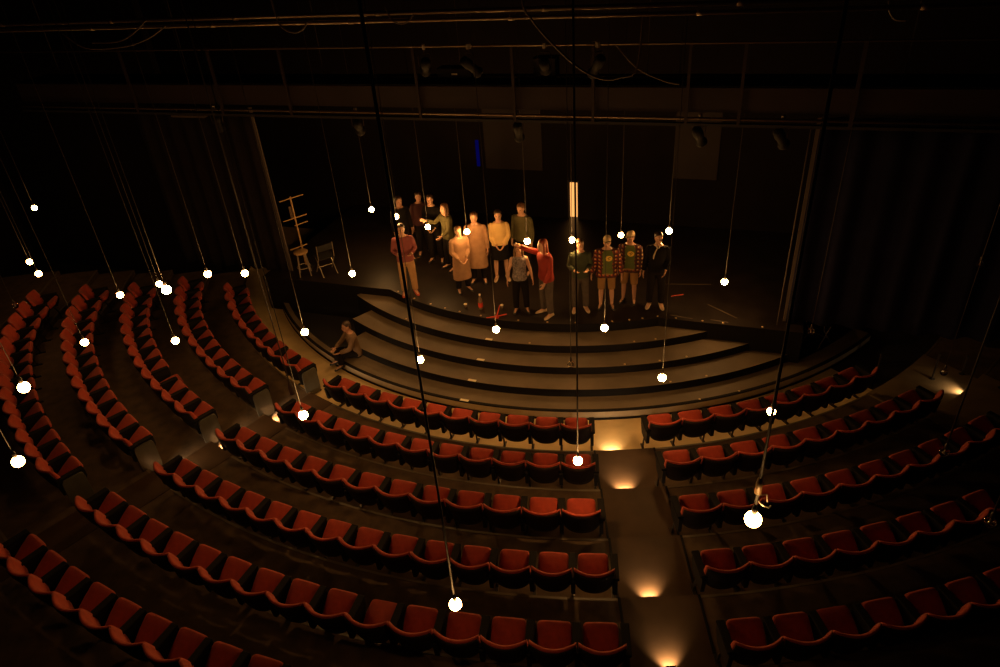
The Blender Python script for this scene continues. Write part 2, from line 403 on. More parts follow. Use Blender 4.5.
# ------------------------------------------------------------------ theatre seats
def seat_meshes():
    me = {}
    nu, W = 12, 0.262
    def yb(u, z): return -0.098 * (1 - u * u) + (0.86 - z) * 0.27
    def ztop(u): return 0.86 - 0.010 * (1 - u * u)
    def zbot(u): return 0.475 + 0.09 * abs(u) ** 5
    g = MB(); rg = []
    for i in range(nu + 1):
        u = -1 + 2 * i / nu; x = u * W; zt, zb = ztop(u), zbot(u); r = []
        for k in range(7):      # front face upwards
            z = zb + (zt - 0.022 - zb) * k / 6; r.append((x, yb(u, z) + 0.052 + 0.012 * math.sin(PI * k / 6), z))
        r.append((x, yb(u, zt) + 0.040, zt - 0.003)); r.append((x, yb(u, zt) + 0.020, zt + 0.004)); r.append((x, yb(u, zt) + 0.002, zt - 0.006))
        for k in range(5):
            z = zt - 0.02 - (zt - 0.02 - zb) * k / 4; r.append((x, yb(u, z), z))
        rg.append(r)
    g.rings(rg); me['backrest'] = g.mesh('backrest', M['seat_red'], True)
    g = MB(); rg = []
    for i in range(nu + 1):
        u = -1 + 2 * i / nu; x = u * W * 0.985; zt, zb = ztop(u) - 0.022, zbot(u) - 0.075 + 0.03 * abs(u) ** 4; f, b = [], []
        for k in range(6):
            z = zb + (zt - zb) * k / 5
            f.append((x, yb(u, z) - 0.002, z)); b.append((x, yb(u, z) - 0.024 + 0.010 * (k in (0, 5)), z))
        rg.append(f + b[::-1])
    g.rings(rg); me['back_shell'] = g.mesh('back_shell', M['shell'], True)
    # seat cushion: hinged at the rear, local y = forward along the cushion, z = up
    def cushion(L, w, t, inset):
        g = MB(); rg = []; N = 24
        def outline(s, z):
            pts = []
            for k in range(N):
                a = 2 * PI * k / N; ca, sa = math.cos(a), math.sin(a); e = 0.27
                x = math.copysign(abs(ca) ** e, ca) * w / 2 * s; y = L / 2 + math.copysign(abs(sa) ** e, sa) * L / 2 * s
                if y < L * 0.3: x *= 0.95
                pts.append((x, y, z))
            return pts
        for z, s in ((0.0, 0.90), (0.008, 0.97), (t * 0.5, 1.0), (t - 0.014, 0.975), (t - 0.003, 0.90), (t + 0.004, 0.6), (t + 0.006, 0.2)):
            rg.append(outline(s, z))
        g.rings(rg); return g
    me['seat'] = cushion(0.415, 0.415, 0.085, 0).mesh('seat', M['seat_red'], True)
    g = MB(); g.box((0, 0.20, -0.012), (0.37, 0.35, 0.024)); me['seat_pan'] = g.mesh('seat_pan', M['shell'], False, 0.008)
    # side standard with arm cap
    def panel(x, th, m):
        g = MB(); pts = [(0.0, 0.36), (-0.02, 0.60), (0.05, 0.645), (0.36, 0.650), (0.41, 0.62), (0.41, 0.50), (0.33, 0.34), (0.14, 0.33)]
        n = len(pts); o = len(g.v)
        for dx in (-th / 2, th / 2): g.v += [(x + dx, y + 0.03, z) for y, z in pts]
        g.face([o + i for i in reversed(range(n))]); g.face([o + n + i for i in range(n)])
        for i in range(n): j = (i + 1) % n; g.face((o + i, o + j, o + n + j, o + n + i))
        return g
    me['armrest'] = panel(0, 0.055, 0).mesh('armrest', M['frame'], False, 0.006)
    g = MB(); g.box((0, 0.225, 0.655), (0.100, 0.42, 0.035)); me['arm_cap'] = g.mesh('arm_cap', M['armcap'], False, 0.012)
    g = MB(); g.tube([(0, 0.24, 0.36), (0, 0.30, 0.2), (0, 0.33, 0.02)], 0.016, 8); g.box((0, 0.33, 0.012), (0.045, 0.20, 0.024))
    me['leg'] = g.mesh('leg', M['legmetal'])
    g = MB(); pts = []
    for k in range(24):
        a = 2 * PI * k / 24; ca, sa = math.cos(a), math.sin(a)
        pts.append((0.235 + math.copysign(abs(ca) ** 0.3, ca) * 0.170, 0.335 + math.copysign(abs(sa) ** 0.3, sa) * 0.295))
    o = 0
    for dx in (-0.02, 0.02): g.v += [(dx, y, z) for y, z in pts]
    g.face([i for i in reversed(range(24))]); g.face([24 + i for i in range(24)])
    for i in range(24): j = (i + 1) % 24; g.face((i, j, 24 + j, 24 + i))
    me['end_panel'] = g.mesh('end_panel', M['endlam'], False, 0.006)
    return me
SM = seat_meshes()
ORD = ['first', 'second', 'third', 'fourth', 'fifth', 'sixth', 'seventh', 'eighth', 'ninth', 'tenth', 'eleventh', 'twelfth', 'thirteenth', 'fourteenth', 'fifteenth', 'sixteenth', 'seventeenth', 'eighteenth']
ROWN = ['front row', 'second row', 'third row', 'fourth row', 'fifth row', 'sixth row']
rs = random.Random(3)
def place_seat(block, row, k, n, R, z, a_mid, s, tilt, first, last, label):
    # copy of the seat and of each of its parts (mesh data is shared)
    p = pol(R, math.degrees(a_mid), z)
    root = empty('theatre_seat', p, a_mid, label, 'seat', 'red tip-up seats in the %s block' % block)
    wx = s / 0.55
    def part(nm, parent=root, loc=(0, 0, 0), rx=0.0, sx=1.0):
        o = link(nm, SM[nm], parent); o.location = loc; o.rotation_euler = (rx, 0, 0); o.scale = (sx, 1, 1); return o
    part('backrest', sx=wx); part('back_shell', sx=wx)
    st_ = part('seat', loc=(0, 0.135, 0.370), rx=tilt, sx=min(wx, 1.02)); part('seat_pan', st_)
    hw = s / 2
    ar = part('armrest', loc=(-hw, 0, 0)); part('arm_cap', ar); part('leg', loc=(-hw, 0, 0))
    if last:
        ar = part('armrest', loc=(hw, 0, 0)); part('arm_cap', ar); part('leg', loc=(hw, 0, 0))
    if last and block == 'left': part('end_panel', loc=(hw + 0.045, 0, 0))
    return root
# (block, row, start angle deg, seat width, count)
ROWS = [('middle', 1, -37.9, 0.536, 10), ('middle', 2, -37.9, 0.544, 11), ('middle', 3, -38.5, 0.562, 12), ('middle', 4, -38.3, 0.531, 14),
        ('middle', 5, -38.9, 0.550, 15), ('middle', 6, -38.9, 0.552, 9),
        ('right', 1, -0.5, 0.565, 8), ('right', 2, -0.5, 0.569, 9), ('right', 3, -0.7, 0.576, 10), ('right', 4, -0.7, 0.560, 11), ('right', 5, -0.8, 0.553, 12),
        ('left', 1, -71.25, 0.532, 9), ('left', 2, -74.5, 0.545, 11), ('left', 3, -73.74, 0.543, 12), ('left', 4, -74.17, 0.552, 13), ('left', 5, -73.86, 0.552, 14)]
ANCHOR = {'middle': 'the main aisle', 'right': 'the main aisle', 'left': 'the left aisle'}
LOWERED = {('middle', 5, 9): 8, ('right', 5, 2): 20, ('left', 3, 8): 6}
VISN = {('right', 4): 8, ('right', 5): 7}
for block, row, a0_, s, n in ROWS:
    R = ROW_R[row - 1]; zf = TIER_Z[row - 1]; R_floor = R
    nv = VISN.get((block, row), n)
    for k in range(nv):
        am = rad(a0_) + (k + 0.5) * s / R
        tilt = rad(LOWERED.get((block, row, k), 33 + rs.uniform(-2.0, 2.0)))
        idx = (n - 1 - k) if block in ('middle', 'left') else k
        if block == 'middle' and row == 6: lab = 'red tip-up seat, middle block, sixth row, %s from the left aisle' % ORD[k]
        else: lab = 'red tip-up seat, %s block, %s from stage, %s from %s' % (block, ROWN[row - 1], ORD[idx], ANCHOR[block])
        if (block, row, k) in LOWERED: lab += ', cushion lowered'
        place_seat(block, row, k, n, R, zf, am, s, tilt, k == 0, k == n - 1, lab)

# ------------------------------------------------------------------ bulbs on cords
GR = 'lit globe bulbs hanging over the house and stage'
BULBS = [
  (-13.31, -2.53, 2.95, 'highest and farthest lit globe bulb over the far left seats', 1),
  (-12.25, -4.98, 2.62, 'upper one of two close lit bulbs above the far left end of the fifth row', 1),
  (-11.69, -5.67, 2.64, 'lower one of two close lit bulbs above the far left end of the fifth row', 1),
  (-9.53, -6.87, 2.61, 'lit globe bulb between the tops of the left fourth and third rows', 1),
  (-9.02, -6.34, 2.52, 'small lit bulb touching the upper left of a larger bulb over the left block', 1),
  (-6.94, -10.10, 4.23, 'larger lit bulb overlapping a small one over the left block', 0),
  (-7.40, -7.73, 3.30, 'lit globe bulb above the top of the left second row', 1),
  (-6.87, -7.48, 3.14, 'lit globe bulb above the far end of the left front row', 1),
  (-9.37, -8.61, 2.65, 'lit globe bulb in front of the backs of the left fourth row', 1),
  (-7.86, -8.66, 2.57, 'lit globe bulb in the gap between the left third and second rows', 1),
  (-5.84, -8.24, 2.29, 'lit globe bulb between the left front row and the stage steps', 0),
  (-5.35, -5.93, 2.21, 'lit globe bulb at the left end of the stage, by the folding chair', 0),
  (-7.66, -12.31, 4.28, 'big lit bulb in front of the left fifth row backs', 1),
  (-7.58, -12.96, 3.79, 'big lit bulb lowest at the left edge of the photo', 1),
  (-5.16, -11.24, 2.78, 'lit globe bulb at the left aisle, over the end of the middle second row', 0),
  (-5.37, -2.41, 2.19, 'leftmost lit bulb over the stage, high in the dark', 0),
  (-4.51, -4.42, 2.75, 'lit bulb at the face of the person in tan trousers', 0),
  (-3.90, -3.91, 2.24, 'lit bulb at the hands of the long-haired person in olive', 0),
  (-2.99, -4.89, 2.47, 'bright lit bulb in front of the pair in pale tan coats', 0),
  (-1.76, -5.74, 2.53, 'lit bulb above the head of the girl in the patterned top', 0),
  (-0.87, -5.90, 2.55, 'lit bulb below the narrow lit opening, beside a person in dark green', 0),
  (0.26, -5.20, 2.25, 'small lit bulb between the two people in pale caps', 1),
  (1.10, -5.84, 2.55, 'bright lit bulb right of the person in the dark suit jacket', 0),
  (2.00, -6.78, 1.80, 'lit bulb alone over the right part of the stage', 0),
  (-2.52, -8.19, 2.00, 'lit bulb over the top steps below the red stand', 0),
  (-0.64, -8.43, 2.00, 'lit bulb over the top stage step below the person in plaid', 0),
  (-3.83, -8.91, 1.97, 'lit bulb over the left part of the curved steps', 0),
  (0.06, -9.73, 1.80, 'lit bulb over the right part of the curved steps', 0),
  (-1.55, -11.64, 1.95, 'lit bulb over the aisle end of the middle second row', 0),
  (1.37, -10.86, 1.88, 'lit bulb over the right block front rows', 1),
  (-0.74, -15.13, 4.49, 'biggest lit bulb, hanging nearest, over the right block third row', 1),
  (-3.09, -14.33, 2.74, 'lit bulb hanging low over the fifth row of the middle block', 1),
]
UNLIT = [
  (-1.37, -9.55, 2.08, 'unlit clear bulb in front of the curved stage steps'),
  (2.93, -8.61, 1.71, 'unlit clear bulb by the foot of the right drape'),
  (4.86, -9.48, 1.26, 'unlit clear bulb at the far end of the right second row'),
  (2.88, -12.37, 2.29, 'unlit clear bulb over the right third row'),
  (2.34, -13.86, 2.74, 'unlit clear bulb at the right edge over the fourth row'),
  (-11.52, -6.89, 2.57, 'unlit clear bulb over the far left fifth row'),
  (5.25, -8.99, 2.99, 'unlit clear bulb high before the right drape'),
]
RB = 0.060
def bulb_meshes():
    g = MB(); prof = [(0.004, -RB)]
    for k in range(1, 17):
        t = PI * k / 20; prof.append((RB * math.sin(t), -RB * math.cos(t)))
    prof += [(0.020, 0.060), (0.015, 0.066)]
    g.lathe(prof, seg=32)
    s = MB(); s.lathe([(0.016, 0.052), (0.019, 0.056), (0.021, 0.10), (0.019, 0.125), (0.010, 0.138), (0.005, 0.150)], seg=14)
    f = MB(); f.lathe([(0.006, 0.05), (0.005, 0.01), (0.012, -0.01), (0.003, -0.016)], seg=8)
    return g.mesh('globe', M['glow'], True), g.mesh('globe', M['glow2'], True), g.mesh('globe', M['glassw'], True), s.mesh('socket', M['socket'], True), f.mesh('filament', M['fil'], True)
GLB, GLB2, GLU, SOC, FIL = bulb_meshes()
TOPZ = 9.75
def hang(p, label, globe, group):
    root = empty('hanging_bulb', p, 0, label, 'light bulb', group)
    link('globe', globe, root); link('socket', SOC, root)
    if globe is GLU: link('filament', FIL, root)
    g = MB(); g.tube([(0, 0, 0.145), (0.004, 0.003, 1.2), (0, 0, TOPZ - p[2])], 0.011 if p[1] < -11 and p[0] > -4 else 0.005, 6)
    g.build('cord', M['shell'] if p[1] < -11 and p[0] > -4 else M['cord'], root, True)
    return root
for x, y, z, lab, soft in BULBS:
    root = hang((x, y, z), lab, GLB2 if soft else GLB, GR)
    if lab.startswith('biggest'):     # the nearest one shows its connector and tie hooks
        g = MB(); g.lathe([(0.014, 0.26), (0.024, 0.265), (0.020, 0.33), (0.024, 0.335), (0.016, 0.40), (0.010, 0.41)], seg=14); tag(g.build('connector', M['woodpale'], root, True), 'tan connector on the cord')
        g = MB(); g.tube([(0.0, 0.0, 0.20), (0.05, -0.02, 0.15), (0.09, -0.02, 0.13), (0.10, -0.02, 0.15)], 0.006, 6); g.tube([(0.0, 0.0, 0.24), (0.07, 0.0, 0.24), (0.08, 0.0, 0.17)], 0.006, 6); g.build('hook', M['steel'], root)
for x, y, z, lab in UNLIT: hang((x, y, z), lab, GLU, 'unlit clear bulbs on cords')
# dark empty pendant over the left aisle
p = (-5.99, -9.20, 1.66)
root = empty('pendant_socket', p, 0, 'long dark empty pendant socket over the foot of the left aisle', 'pendant')
g = MB(); g.lathe([(0.02, 0), (0.045, 0.02), (0.045, 0.16), (0.03, 0.22), (0.012, 0.34), (0.008, 0.36)], seg=14); g.build('socket', M['socket'], root, True)
g = MB(); g.tube([(0, 0, 0.35), (0, 0, TOPZ - p[2])], 0.010, 6); g.build('cord', M['cord'], root, True)

# ------------------------------------------------------------------ aisle step lamps, let into the risers
def step_lamp(P, ang, z, watts, label):
    root = empty('step_light', (P.x, P.y, z), ang, label, 'step light', 'recessed aisle step lights')
    g = MB(); g.box((0, 0.002, 0), (0.12, 0.014, 0.060)); g.build('bezel', M['legmetal'], root, False, 0.004)
    g = MB(); g.box((0, 0.009, 0), (0.09, 0.006, 0.030)); g.build('lens', M['steplamp'], root)
    li = bpy.data.lights.new('step_lamp', 'SPOT'); li.energy = watts; li.color = (1.0, 0.66, 0.34)
    li.spot_size = rad(104); li.spot_blend = 0.8; li.shadow_soft_size = 0.015
    lo = bpy.data.objects.new('lamp', li); C.objects.link(lo); lo.parent = root
    lo.location = (0, 0.030, 0.0); lo.rotation_euler = (rad(52), 0, 0)
def mainp(R, w=0.0):
    (x0, y0), (x1, y1) = MAIN
    d = Vector((x1 - x0, y1 - y0, 0)).normalized(); n_ = Vector((-d.y, d.x, 0)); p0 = Vector((x0, y0, 0)) + n_ * w
    lo, hi = -2, 12
    for _ in range(40):
        mid = (lo + hi) / 2
        if (p0 + d * mid).length < R: lo = mid
        else: hi = mid
    return p0 + d * lo
for i, w, nm, wt in ((0, -0.20, 'front row', 22), (1, -0.12, 'second row', 105), (3, -0.10, 'fourth row', 60), (4, -0.05, 'fifth row', 42)):
    P = mainp(TIER_R[i] - 0.020, w); ang = math.atan2(P.x, -P.y)
    step_lamp(P, ang, TIER_Z[i] + 0.105, wt, 'lit step light in the main aisle at the %s' % nm)
for i, dg, nm in ((1, -41.3, 'second row'), (2, -41.2, 'third row'), (3, -41.1, 'fourth row')):
    P = pol(TIER_R[i] - 0.020, dg); step_lamp(P, rad(dg), TIER_Z[i] + 0.105, 75, 'lit step light in the left aisle beside the middle block %s' % nm)
P = pol(TIER_R[1] - 0.020, 34.2); step_lamp(P, rad(34.2), TIER_Z[1] + 0.105, 8, 'lit step light in the right aisle')

# ------------------------------------------------------------------ catwalk, pipes, fixtures, cables
RZ = Matrix.Rotation(AX, 3, 'Z')
cw = empty('catwalk', hx(0, 6.0, 5.0), AX, 'dark lighting catwalk across the stage front with rails and posts', 'catwalk')
g = MB(); g.box((0, 0.10, 0.34), (24, 0.06, 0.40)); g.build('fascia', M['fascia'], cw)
g = MB(); g.box((0, 0.55, 0.54), (24, 0.9, 0.05)); g.build('deck', M['black'], cw)
g = MB(); g.tube([(-12, 0, 0.05), (12, 0, 0.05)], 0.026, 10); g.build('lower_pipe', M['pipe'], cw, True)
g = MB(); g.box((0, 0.02, -0.05), (24, 0.10, 0.05)); g.build('lower_beam', M['black'], cw)
g = MB(); g.tube([(-12, -0.1, 1.27), (12, -0.1, 1.27)], 0.018, 8); g.build('top_rail', M['pipe'], cw, True)
for e_ in (-8.5, -6.2, -4.5, -1.6, 0.3, 1.75, 3.35, 4.2, 5.9):
    g = MB(); g.box((e_, -0.02, 0.62), (0.05, 0.05, 1.34)); g.build('post', M['fascia'], cw)
for e_ in (-11, -7.3, -3.9, -0.9, 2.6, 6.6, 10.5):
    g = MB(); g.tube([(e_, 0.5, 0.5), (e_, 0.5, 4.8)], 0.010, 6); g.build('hanger_rod', M['cord'], cw)
g = MB(); g.tube([(-3, 0.5, 0.62), (4.6, 0.5, 0.62)], 0.02, 8); g.build('toe_rail', M['pipe'], cw, True)
for e0, e1, z, r_, lab in ((-13, 6.6, 7.34, 0.026, 'upper of two near steel pipes across the top'), (-13, 6.8, 7.255, 0.024, 'lower of two near steel pipes across the top')):
    g = MB(); P = hx(0, 10); 
    g.tube([(e0, 0, 0), (e1, 0, 0)], r_, 10)
    for k in range(9):
        e = e0 + 2.0 + k * 2.1 + (0.4 if z > 7.3 else 0); g.tube([(e, 0, 0), (e + 0.07, 0, 0)], r_ + 0.008, 10)
    o = g.build('steel_pipe', M['pipe'], None, True); o.location = (P.x, P.y, z); o.rotation_euler = (0, 0, AX)
    tag(o, lab, 'pipe', 'near overhead pipes')
def cable(pts, r, lab):
    # smooth the polyline
    P = [Vector(p) for p in pts]; Q = []
    for i in range(len(P) - 1):
        a, b, c, d = P[max(i - 1, 0)], P[i], P[i + 1], P[min(i + 2, len(P) - 1)]
        for k in range(6):
            t = k / 6; Q.append(0.5 * ((2 * b) + (c - a) * t + (2 * a - 5 * b + 4 * c - d) * t * t + (3 * b - a - 3 * c + d) * t ** 3))
    Q.append(P[-1])
    g = MB(); g.tube(Q, r, 6); o = g.build('cable', M['cable'], None, True); tag(o, lab, 'cable', 'overhead cables')
cable([hx(1.70, 10.03, 9.8), hx(1.72, 10.03, 8.2), hx(1.78, 10.03, 7.43), hx(1.88, 10.03, 7.24), hx(2.03, 10.03, 7.06), hx(2.26, 10.03, 6.84), hx(2.43, 10.02, 6.70), hx(2.61, 10, 6.60), hx(2.76, 10, 6.57), hx(2.90, 9.98, 6.59), hx(3.08, 9.95, 6.68), hx(3.12, 9.9, 7.25)], 0.013, 'longest cable, drooping in a deep loop below the pipes')
cable([hx(-1.53, 10.04, 7.60), hx(-1.50, 10.04, 7.30), hx(-1.41, 10.05, 7.19), hx(-1.27, 10.05, 7.15), hx(-1.14, 10.05, 7.19), hx(-1.06, 10.04, 7.28)], 0.011, 'short cable loop under the pipes, left of centre')
cable([hx(0.06, 10.04, 7.42), hx(0.10, 10.04, 7.30), hx(0.2, 10.05, 7.23), hx(0.32, 10.05, 7.24), hx(0.42, 10.04, 7.32)], 0.010, 'small cable loop under the pipes at centre')
cable([hx(-3.6, 10.04, 7.35), hx(-3.9, 10.05, 7.18), hx(-4.22, 10.05, 7.08), hx(-4.7, 10.04, 7.07)], 0.010, 'upper of two sagging cables at the left end of the pipes')
cable([hx(-3.3, 10.04, 7.27), hx(-3.67, 10.05, 7.11), hx(-4.16, 10.05, 7.01), hx(-4.85, 10.04, 7.0), hx(-5.2, 10.04, 7.2)], 0.010, 'lower of two sagging cables at the left end of the pipes')
cable([hx(5.45, 10, 9.8), hx(5.45, 10, 8.5), hx(5.45, 10, 7.7), hx(5.5, 10, 7.4), hx(5.53, 10, 7.24), hx(5.6, 10, 7.15), hx(5.7, 10, 7.14)], 0.012, 'pale cable end hanging at the top right corner')
cable([hx(2.1, 5.95, 6.25), hx(2.5, 5.95, 5.85), hx(2.95, 5.95, 5.65), hx(3.2, 5.95, 5.6)], 0.014, 'cable slung along the catwalk rail')
def spot(e, a, z, yaw, pitch, lab, drop=0.0):
    """a stage lantern in its yoke, clamped to a pipe"""
    P = hx(e, a, z); root = empty('stage_lantern', P, AX + yaw, lab, 'stage light', 'stage lanterns on the catwalk')
    Rm = Euler((pitch, 0, 0)).to_matrix()
    g = MB(); ax_ = Rm @ Vector((0, 1, 0)); c0 = Vector((0, 0, -0.30 - drop))
    g.lathe([(0.06, -0.20), (0.085, -0.17), (0.09, -0.02), (0.075, 0.02), (0.075, 0.18), (0.10, 0.20), (0.10, 0.24)], c0, 16, ax_, True)
    g.build('barrel', M['frame'], root, True)
    g = MB(); g.lathe([(0.085, 0.241), (0.06, 0.250), (0.02, 0.254)], c0, 16, ax_); g.build('lens', M['steel'], root, True)
    g = MB()
    g.tube([(-0.11, 0, -0.30 - drop), (-0.115, 0, -0.14 - drop), (-0.08, 0, -0.09 - drop), (0.08, 0, -0.09 - drop), (0.115, 0, -0.14 - drop), (0.11, 0, -0.30 - drop)], 0.010, 6)
    g.tube([(0, 0, -0.09 - drop), (0, 0, 0.0)], 0.014, 6); g.build('yoke', M['fascia'], root)
    g = MB(); g.box((0, 0, 0.02), (0.05, 0.09, 0.09)); g.build('clamp', M['steel'], root, False, 0.01)
spot(0.32, 5.93, 5.05, 0.2, -0.9, 'black stage lantern hung below the catwalk at centre')
spot(3.58, 5.93, 5.05, -0.3, -0.8, 'black stage lantern hung below the catwalk, right of centre')
spot(-3.06, 5.93, 5.05, 0.4, -0.7, 'black stage lantern hung below the catwalk, left of centre')
spot(-6.5, 5.93, 5.05, 0.6, -0.8, 'black stage lantern hung below the catwalk above the left drape')
spot(-1.2, 6.4, 6.3, 0.5, -0.6, 'stage lantern on the catwalk rail, left of the centre post')
spot(-0.35, 6.4, 6.3, -0.5, -0.7, 'stage lantern on the catwalk rail, beside the centre post')
spot(1.0, 6.4, 6.3, 0.2, -0.5, 'stage lantern on the catwalk rail, right of the centre post')
spot(1.9, 6.4, 6.3, 0.7, -0.8, 'stage lantern on the catwalk rail near the cable loop')
spot(4.9, 5.93, 5.05, -0.5, -0.8, 'black stage lantern hung before the right drape')
def crate(e, a, z, sz, lab):
    P = hx(e, a, z); root = empty('equipment_box', P, AX, lab, 'box')
    g = MB(); g.box((0, 0, sz[2] / 2), sz); g.build('body', M['fascia'], root, False, 0.01)
    g = MB(); g.box((0, 0, sz[2] + 0.012), (sz[0] + 0.02, sz[1] + 0.02, 0.024)); g.build('lid', M['panel'], root, False, 0.006)
    g = MB(); g.box((0, -sz[1] / 2 - 0.01, sz[2] * 0.6), (0.12, 0.02, 0.03)); g.build('handle', M['steel'], root)
crate(0.75, 5.40, 5.567, (0.42, 0.3, 0.36), 'brown dimmer box standing on the catwalk right of the post')
crate(-1.0, 5.45, 5.567, (0.7, 0.3, 0.20), 'low dark box standing on the catwalk left of the post')
# long louvred lamp high at the left under the pipe
P = hx(-7.2, 5.95, 4.93); root = empty('work_light', P, AX, 'pale work light under the catwalk pipe above the left drape', 'light')
g = MB(); g.box((0, 0, -0.04), (0.9, 0.12, 0.05)); g.build('housing', M['hem'], root, False, 0.012)
g = MB(); g.tube([(0.1, 0, -0.02), (0.1, 0, 0.14)], 0.012, 6); g.tube([(-0.3, 0, -0.02), (-0.3, 0, 0.14)], 0.012, 6); g.build('bracket', M['steel'], root)

# ------------------------------------------------------------------ things standing about
def boom(P, rz, lab):
    root = empty('boom_stand', P, rz, lab, 'stand')
    g = MB(); g.tube([(0, 0, 0.02), (0, 0, 1.85)], 0.020, 8); g.build('pole', M['woodpale'], root)
    g = MB(); g.lathe([(0.20, 0), (0.20, 0.02), (0.05, 0.04), (0.03, 0.05)], seg=16); g.build('base', M['black'], root)
    for z, w, dx in ((1.80, 0.30, 0.02), (1.30, 0.30, 0.0), (1.12, 0.17, 0.12), (0.55, 0.22, -0.08)):
        g = MB(); g.tube([(dx - w, 0, z), (dx + w, 0, z + 0.02)], 0.014, 8); g.build('crossbar', M['woodpale'], root)
    g = MB(); g.box((-0.06, 0.03, 1.46), (0.06, 0.04, 0.3)); g.build('hanging_strap', M['armwood'], root)
boom(hx(-5.78, 5.05, STAGE), AX + 0.95, 'orange-lit stand with crossbars beside the left drape')
def stool(P, rz, lab):
    root = empty('round_stool', P, rz, lab, 'stool')
    g = MB(); g.lathe([(0.15, 0.58), (0.17, 0.59), (0.17, 0.62), (0.15, 0.635)], seg=20); g.build('seat', M['woodpale'], root, True)
    for k in range(4):
        a = PI / 4 + k * PI / 2
        g = MB(); g.tube([(0.12 * math.cos(a), 0.12 * math.sin(a), 0.59), (0.19 * math.cos(a), 0.19 * math.sin(a), 0)], 0.014, 8); g.build('leg', M['steel'], root)
    g = MB(); q = [(0.165 * math.cos(2 * PI * k / 16), 0.165 * math.sin(2 * PI * k / 16), 0.22) for k in range(17)]; g.tube(q, 0.009, 6); g.build('ring', M['steel'], root)
stool(hx(-5.55, 5.45, STAGE), 0.2, 'small round stool beside the left drape')
def folding_chair(P, rz, lab, m):
    root = empty('folding_chair', P, rz, lab, 'chair', 'folding chairs beside the stage')
    g = MB(); g.box((0, 0.02, 0.44), (0.40, 0.38, 0.022)); g.build('seat', m, root, False, 0.008)
    g = MB(); g.box((0, -0.20, 0.74), (0.38, 0.02, 0.16)); g.build('backrest', m, root, False, 0.008)
    for s_ in (-1, 1):
        g = MB(); g.tube([(s_ * 0.20, -0.21, 0.84), (s_ * 0.20, -0.16, 0.46), (s_ * 0.20, 0.22, 0.0)], 0.011, 8); g.build('leg', M['steel'], root)
        g = MB(); g.tube([(s_ * 0.18, 0.14, 0.43), (s_ * 0.18, -0.22, 0.0)], 0.011, 8); g.build('leg', M['steel'], root)
    g = MB(); g.tube([(-0.2, 0.1, 0.15), (0.2, 0.1, 0.15)], 0.008, 6); g.build('stretcher', M['steel'], root)
folding_chair(hx(-5.05, 5.25, STAGE), AX + 0.9, 'dark folding chair on the stage right of the stool', M['black'])
folding_chair(pol(7.75, 33, 0), AX - 0.6, 'folding chair behind the curb below the right drape', M['black'])
def rail_post(P, h, lab):
    root = empty('rail_post', P, 0, lab, 'post', 'slim posts at the right aisle')
    g = MB(); g.tube([(0, 0, 0.02), (0, 0, h)], 0.017, 8); g.build('shaft', M['legmetal'], root)
    g = MB(); g.lathe([(0.05, 0), (0.05, 0.012), (0.02, 0.03)], seg=14); g.build('foot', M['legmetal'], root)
    g = MB(); g.lathe([(0.024, h - 0.01), (0.03, h + 0.01), (0.014, h + 0.03)], seg=12); g.build('finial', M['legmetal'], root)
rail_post(pol(9.28, 30.6, 0), 0.62, 'slim post beside the end of the right front row')
rail_post(pol(10.0, 34.5, TIER_Z[1]), 0.55, 'slim post at the far side of the right aisle')
rail_post(pol(10.3, 37.5, TIER_Z[1]), 0.40, 'short thick post behind the right aisle')
rail_post(pol(11.0, 36.4, TIER_Z[2]), 0.62, 'slim post at the right edge of the photo')

def cup(P, lab):
    root = empty('cup', P, 0, lab, 'cup', 'cups on the stage edge')
    g = MB(); g.lathe([(0.028, 0.0), (0.036, 0.09), (0.036, 0.10), (0.030, 0.098), (0.024, 0.01)], seg=16); g.build('body', M['bottle'], root, True)
    g = MB(); g.lathe([(0.037, 0.088), (0.039, 0.094), (0.037, 0.102)], seg=16); g.build('rim', M['tape'], root, True)
cup((-3.16, -5.43, STAGE), 'left cup on the stage floor beside the bottle')
cup((-2.37, -5.60, STAGE), 'right cup on the stage floor by the red stand')
root = empty('bottle', (-2.83, -5.53, STAGE), 0, 'reddish bottle standing on the stage between two cups', 'bottle')
g = MB(); g.lathe([(0.045, 0), (0.05, 0.02), (0.05, 0.20), (0.04, 0.26), (0.018, 0.31), (0.018, 0.34)], seg=18); g.build('body', M['bottle'], root, True)
g = MB(); g.lathe([(0.021, 0.335), (0.021, 0.37), (0.015, 0.375)], seg=14); g.build('cap', M['tape'], root, True)
g = MB(); g.lathe([(0.0515, 0.06), (0.0515, 0.17)], seg=18, caps=False); g.build('wrapper', M['redtape'], root, True)
root = empty('red_stand', (-2.50, -5.95, STAGE), 0.2, 'small red three-armed floor stand on the stage edge', 'stand')
for a, up in ((0.0, 0.02), (PI, 0.02), (1.05, 0.20)):
    g = MB(); g.tube([(0, 0, 0.03), (0.22 * math.cos(a), 0.22 * math.sin(a) * 0.6, 0.02 + up)], [0.016, 0.010], 8); g.build('arm', M['redtape'], root)
g = MB(); g.lathe([(0.05, 0), (0.05, 0.02), (0.025, 0.05)], seg=14); g.build('hub', M['redtape'], root)
g = MB(); g.tube([(-0.13, 0, 0), (0.13, 0, 0)], 0.009, 6); o = g.build('red_tool', M['redtape'], None); o.location = hx(3.35, 4.75, STAGE + 0.01); o.rotation_euler = (0, 0, 0.1)
tag(o, 'thin red rod lying on the right part of the stage', 'rod')

